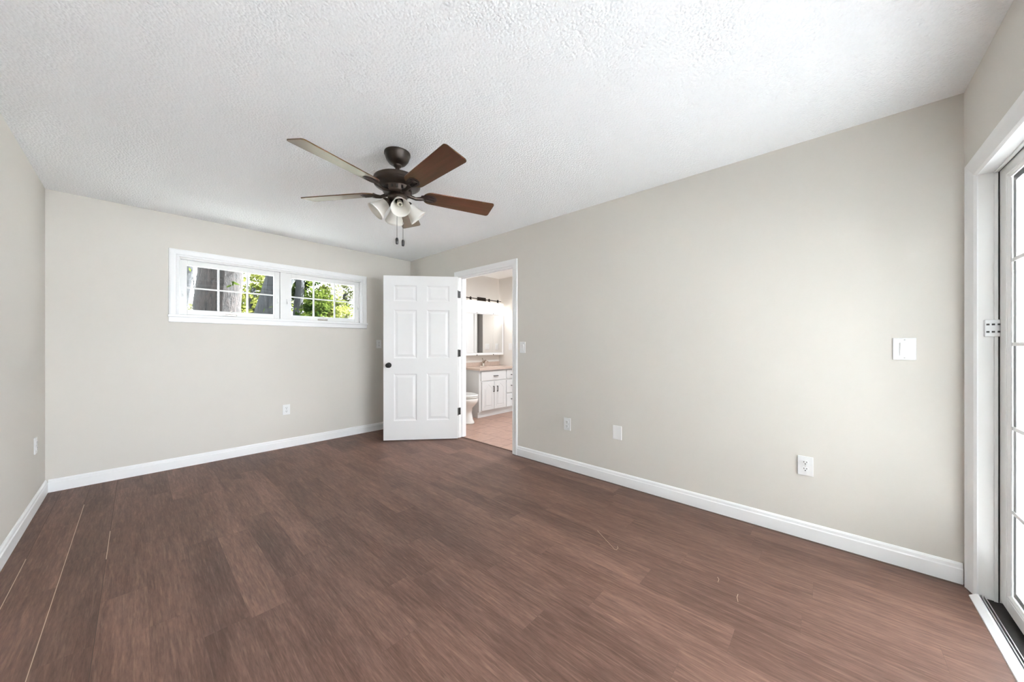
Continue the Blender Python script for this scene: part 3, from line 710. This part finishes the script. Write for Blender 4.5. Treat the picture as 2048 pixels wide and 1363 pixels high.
# vanity light
vl = thing('vanity_light', 'four lamp vanity light glowing above the mirrored cabinet', 'wall lamp', (1.43, 0, 1.95))
def V(p): return (p[0] - 1.43, p[1], p[2] - 1.95)
m = MB(); m.box(V((1.33, -.022, 1.93)), V((1.53, -.001, 2.04)), .004); m.build('back_plate', 'bronze', vl)
m = MB(); m.tube([V((.99, -.095, 1.995)), V((1.845, -.095, 1.995))], .008, 10); m.tube([V((1.43, -.02, 1.995)), V((1.43, -.095, 1.995))], .009, 10); m.build('bar', 'bronze', vl)
for i in range(4):
    x = 1.098 + .2195 * i
    m = MB(); m.lathe([(0, .022), (.012, .018), (.019, .004), (.019, -.012), (.014, -.030), (.03, -.034), (.03, -.040), (0, -.040)], V((x, -.095, 1.999)), 16); hd = m.build('lamp_holder', 'bronze', vl)
    m = MB(); w = .101
    pr = [(-.058, -.055), (.058, -.055), (.052, .055), (-.052, .055)]
    m.prism(pr, lambda u, v, q: V((q, -.095 + u, 1.900 + v)), x - w, x + w, .006); m.build('lamp_shade', 'litshade', vl)
    L_ = bpy.data.lights.new('vanity_lamp', 'AREA'); L_.shape = 'RECTANGLE'; L_.size = .19; L_.size_y = .10; L_.energy = .65; L_.color = (1, .96, .92)
    lo = bpy.data.objects.new('vanity_lamp', L_); S.collection.objects.link(lo); lo.location = (x, -.097, 1.843)

# unseen dome lamp added to lift the bathroom's ambient light
bl = thing('bathroom_fill_lamp', 'unseen white dome added as fill light on the bathroom ceiling', 'ceiling lamp', (1.0, -1.95, H))
m = MB(); m.lathe([(.15, 0), (.15, -.012), (.142, -.018), (0, -.018)], n=32); m.build('base', 'trim', bl)
m = MB(); m.lathe([(.138, -.016), (.13, -.045), (.10, -.072), (.05, -.088), (0, -.092)], n=32); m.build('dome', 'litshade', bl)
L_ = bpy.data.lights.new('dome_fill_light', 'AREA'); L_.shape = 'DISK'; L_.size = .26; L_.energy = 13; L_.color = (.90, .95, 1)  # added fill light under the dome
lo = bpy.data.objects.new('dome_fill_light', L_); S.collection.objects.link(lo); lo.location = (1.0, -1.95, H - .10)

# toilet
to = thing('toilet', 'white toilet beside the vanity partly hidden by the door jamb', 'toilet', (.62, -.42, 0))
m = MB()
m.loft([(0, -.05, 0, .125, .235, .26), (0, -.05, .02, .122, .232, .255), (0, -.04, .06, .108, .215, .24), (0, -.03, .16, .104, .20, .23), (0, -.03, .235, .112, .215, .23), (0, -.04, .285, .150, .262, .23), (0, -.05, .33, .180, .285, .23), (0, -.05, .372, .188, .292, .23), (0, -.05, .385, .180, .285, .225)])
m.build('bowl', 'ceramic', to)
m = MB(); m.loft([(0, -.05, .392, .186, .292, .20), (0, -.05, .404, .188, .295, .20), (0, -.05, .408, .180, .287, .195)]); m.build('seat', 'ceramic', to)
m = MB(); m.loft([(0, -.05, .385, .170, .275, .19), (0, -.05, .3925, .170, .275, .19)]); m.build('seat_gap_fill', 'seatgap', to)  # dark layer filling the gap between bowl and seat
m = MB(); m.loft([(0, -.05, .416, .188, .295, .20), (0, -.05, .430, .187, .294, .20), (0, -.05, .436, .165, .27, .18)]); m.loft([(0, -.05, .408, .172, .279, .19), (0, -.05, .4165, .172, .279, .19)]); m.build('lid', 'ceramic', to)
m = MB(); m.box((-.205, .20, .375), (.205, .395, .74), .02); m.build('tank', 'ceramic', to)
m = MB(); m.box((-.215, .19, .74), (.215, .405, .775), .01); m.build('tank_lid', 'ceramic', to)
m = MB(); m.tube([(-.15, .20, .68), (-.15, .18, .68), (-.10, .175, .672)], .008, 8); m.build('flush_lever', 'chrome', to)

# ------------------------------------------------------------------ bits lying on the floor
def floorpt(u, v):
    F = Vector((math.cos(YAW), math.sin(YAW), 0)); Rr = Vector((math.sin(YAW), -math.cos(YAW), 0))
    d = F + Rr * ((u - CXP) / FPX) + Vector((0, 0, 1)) * ((CYP - v) / FPX); return CAM + d * (-CAM.z / d.z)
P_ = [(-.624, -3.295), (-.650, -3.335), (-.690, -3.385), (-.722, -3.425), (-.728, -3.440), (-.722, -3.449), (-.710, -3.446)]
P_ = [floorpt(*p) for p in ((1195, 1061), (1205, 1072), (1218, 1086), (1229, 1098), (1233, 1099), (1236, 1096), (1235, 1092))]
m = MB(); m.tube([(p.x, p.y, .0011) for p in P_], .0011, 6); tag(m.build('straw', 'strand'), 'thin hooked pale strand lying on the brown floor', 'debris')
for pts, lb in ((((1435, 1154), (1438, 1158), (1436, 1164)), 'tiny pale curl on the floor, the left one of two'), (((1476, 1188), (1474, 1194), (1476, 1203)), 'tiny pale curl on the floor, the right one of two')):
    m = MB(); m.tube([(floorpt(*p).x, floorpt(*p).y, .001) for p in pts], .001, 6); tag(m.build('wood_curl', 'strand'), lb, 'debris')

# ------------------------------------------------------------------ outdoors
struct(MB().box((-30, TH, -.55), (30, 45, -.35)).build('ground_lawn', 'yard_bounce'))
struct(MB().box((-20, -70, -.35), (16, DY - .15, -.06)).build('ground_patio', 'concrete'))  # unseen patio kept pale to bounce daylight onto the ceiling
PD = -10.6     # added patio cover that shapes daylight: depth limit of its walls and roof
for x, sg, nm in ((2.30, -1, 'wall_patio_sunblock'), (-3.75, 1, 'wall_lightblock_left')):
    m = MB()
    hh = 5.2 if sg < 0 else 2.74; PE = PD if sg < 0 else -15.5  # right wall raised to block sun, left one lengthened to cut sidelight
    for i in range(26 if sg < 0 else 14):
        z = -.06 + i * .2; m.prism([(x, z), (x + sg * .015, z), (x + sg * .002, z + .2), (x, z + .2)], lambda u, v, t: (u, t, v), PE, DY - .15)
    m.box((x, PE, -.06), (x - sg * .13, DY - .15, hh)); struct(m.build(nm, 'siding' if sg < 0 else 'absorber'))
struct(MB().box((-4.0, PD - .1, 2.74), (.45, DY - .15, 2.86)).build('ceiling_lightblock', 'siding'))  # added unseen roof that holds back steep daylight
def at(px, py, Zd):
    F = Vector((math.cos(YAW), math.sin(YAW), 0)); Rr = Vector((math.sin(YAW), -math.cos(YAW), 0))
    return CAM + (F + Rr * ((px - CXP) / FPX) + Vector((0, 0, 1)) * ((CYP - py) / FPX)) * Zd
GZ = -.36
def trunk(base, top, r0, r1, mat, parent, seed, branches=()):
    rnd = random.Random(seed); m = MB(); n = 12; pts = []; rr = []
    for i in range(n + 1):
        t = i / n; p = base.lerp(top, t) + Vector((rnd.uniform(-1, 1), rnd.uniform(-1, 1), 0)) * r0 * .10 * (0 < i < n)
        pts.append(p); rr.append((r0 + (r1 - r0) * t) * (1 + .55 * math.exp(-t * 14)))
    m.tube(pts, rr, 20)
    for b0, b1, br in branches: m.tube([b0, b0.lerp(b1, .5) + Vector((0, 0, .12)), b1], [br, br * .7, br * .3], 8)
    return m.build('trunk', mat, parent)
def leaves(blobs, n, size, mat, parent, seed, name='foliage'):
    rnd = random.Random(seed); vs = []; fs = []
    tot = sum(b[1].x * b[1].y * b[1].z for b in blobs)
    for c, r in blobs:
        cnt = int(n * (r.x * r.y * r.z) / tot)
        cl = [Vector((rnd.gauss(0, .5), rnd.gauss(0, .5), rnd.gauss(0, .5))) for _ in range(max(6, cnt // 60))]
        for _ in range(cnt):
            q = rnd.choice(cl) + Vector((rnd.gauss(0, .13), rnd.gauss(0, .13), rnd.gauss(0, .13)))
            if q.length > 1.15: continue
            p = c + Vector((q.x * r.x, q.y * r.y, q.z * r.z))
            d = Vector((rnd.gauss(0, 1), rnd.gauss(0, 1), rnd.gauss(0, .7) - .3)).normalized(); e = d.orthogonal().normalized()
            e = Matrix.Rotation(rnd.uniform(0, 6.28), 3, d) @ e; s = size * rnd.uniform(.6, 1.3); i = len(vs)
            vs += [p - d * s * .5, p + e * s * .28, p + d * s * .5, p - e * s * .28]; fs.append((i, i + 1, i + 2, i + 3))
    me = bpy.data.meshes.new(name); me.from_pydata([tuple(v) for v in vs], [], fs); me.materials.append(M[mat])
    o = bpy.data.objects.new(name, me); S.collection.objects.link(o); o.parent = parent; return o
def tree(name, label, px, Zd, rad, lean, height, bmat, lmat, blobs, n, size, seed, cat='tree'):
    """px column at window height; lean = px shift over the window's height; blobs in (px, py, Z, rx, ry, rz)"""
    a = at(px - lean, 630, Zd); b = at(px + lean, 550, Zd); d = (b - a) / (b.z - a.z)
    base = a + d * (GZ - .05 - a.z); top = a + d * (height - a.z)
    t = thing(name, label, cat, (base.x, base.y, GZ)); off = Vector((base.x, base.y, GZ))
    trunk(base - off, top - off, rad, rad * .72, bmat, t, seed, [(base.lerp(top, .72) - off, at(bp[0], bp[1], bp[2]) - off, rad * .25) for bp in blobs[:1]])
    leaves([(at(*bp[:3]) - off, Vector(bp[3:])) for bp in blobs], n, size, lmat, t, seed)
    return t
tree('oak_tree', 'tree with thick rough brown trunk right outside the left window pane', 439, 6.3, .37, 0, 6.5, 'bark_brown', 'leaf_dark', [(440, 330, 6.3, 2.2, 2.2, 1.1), (475, 548, 6.1, .18, .18, .25), (452, 560, 5.8, .12, .12, .2)], 2600, .12, 1)
tree('maple_tree', 'slate grey trunk leaning to the right outside behind the window mullion', 549, 5.6, .215, 12, 6.0, 'bark_grey', 'leaf_dark', [(600, 300, 5.6, 1.8, 1.8, .9), (590, 570, 5.5, .35, .35, .35), (545, 625, 5.0, .3, .3, .10)], 2600, .10, 2)
tree('elm_tree', 'grey trunk leaning at far left edge of the left window pane', 361, 8.5, .18, 5, 7.5, 'bark_grey', 'leaf_dark', [(360, 380, 8.5, 2.0, 2.0, 1.0), (368, 548, 8.3, .2, .2, .2)], 1500, .12, 3)
tree('lime_tree', 'sunlit lime green tree filling the gap between the two big trunks', 505, 11, .12, 0, 3.0, 'bark_grey', 'leaf_lime', [(505, 590, 11, 1.0, 1.0, 1.2), (515, 545, 11.5, 1.1, 1.1, .9), (490, 620, 10.5, .8, .8, .7), (530, 600, 12, 1.0, 1.0, 1.0)], 4200, .13, 4)
tree('dark_tree', 'dark green leafy tree at the left of the right window pane', 598, 9.5, .14, 2, 3.2, 'bark_grey', 'leaf_dark', [(595, 575, 9.5, .75, .75, 1.0), (612, 610, 9, .6, .6, .7), (625, 570, 10, .6, .6, .7), (600, 640, 8.5, .5, .5, .4)], 3000, .12, 5)
tree('olive_tree', 'pale olive leafed tree at the right of the right window pane', 690, 12, .10, 0, 3.0, 'bark_grey', 'leaf_pale', [(695, 600, 12, .9, .9, 1.3), (712, 570, 12, .7, .7, .9), (675, 625, 11, .8, .8, .7), (685, 560, 13, .5, .5, .5)], 3000, .12, 6)
tree('green_tree', 'bright green bushy tree low in the middle of the right window pane', 645, 10.5, .10, 0, 2.6, 'bark_grey', 'leaf_lime', [(645, 622, 10.5, .9, .9, .6), (632, 590, 11, .5, .5, .5), (660, 640, 10, .6, .6, .4)], 2600, .12, 7)
tree('garden_shrub', 'pale green shrub low in the left corner of the left window pane', 386, 13, .07, 0, 1.9, 'bark_grey', 'leaf_pale', [(386, 618, 13, .7, .7, .42), (370, 628, 12.5, .6, .6, .4)], 1800, .12, 8, 'shrub')
t = thing('bare_sapling', 'thin bare twiggy sapling against sky in the left window pane', 'tree', tuple(at(390, 700, 9.5)[:2]) + (GZ,)); off = Vector(t.location)
m = MB(); m.tube([Vector((0, 0, -.05)), at(393, 610, 9.5) - off, at(388, 570, 9.5) - off, at(382, 530, 9.5) - off], [.022, .016, .012, .006], 7)
for a, b in (((390, 590), (376, 582)), ((388, 575), (374, 560)), ((387, 565), (398, 540)), ((384, 545), (378, 532)), ((391, 600), (380, 585)), ((386, 556), (378, 566))): m.tube([at(*a, 9.5) - off, at(*b, 9.5) - off], [.009, .004], 6)
m.build('stem', 'bark_grey', t)
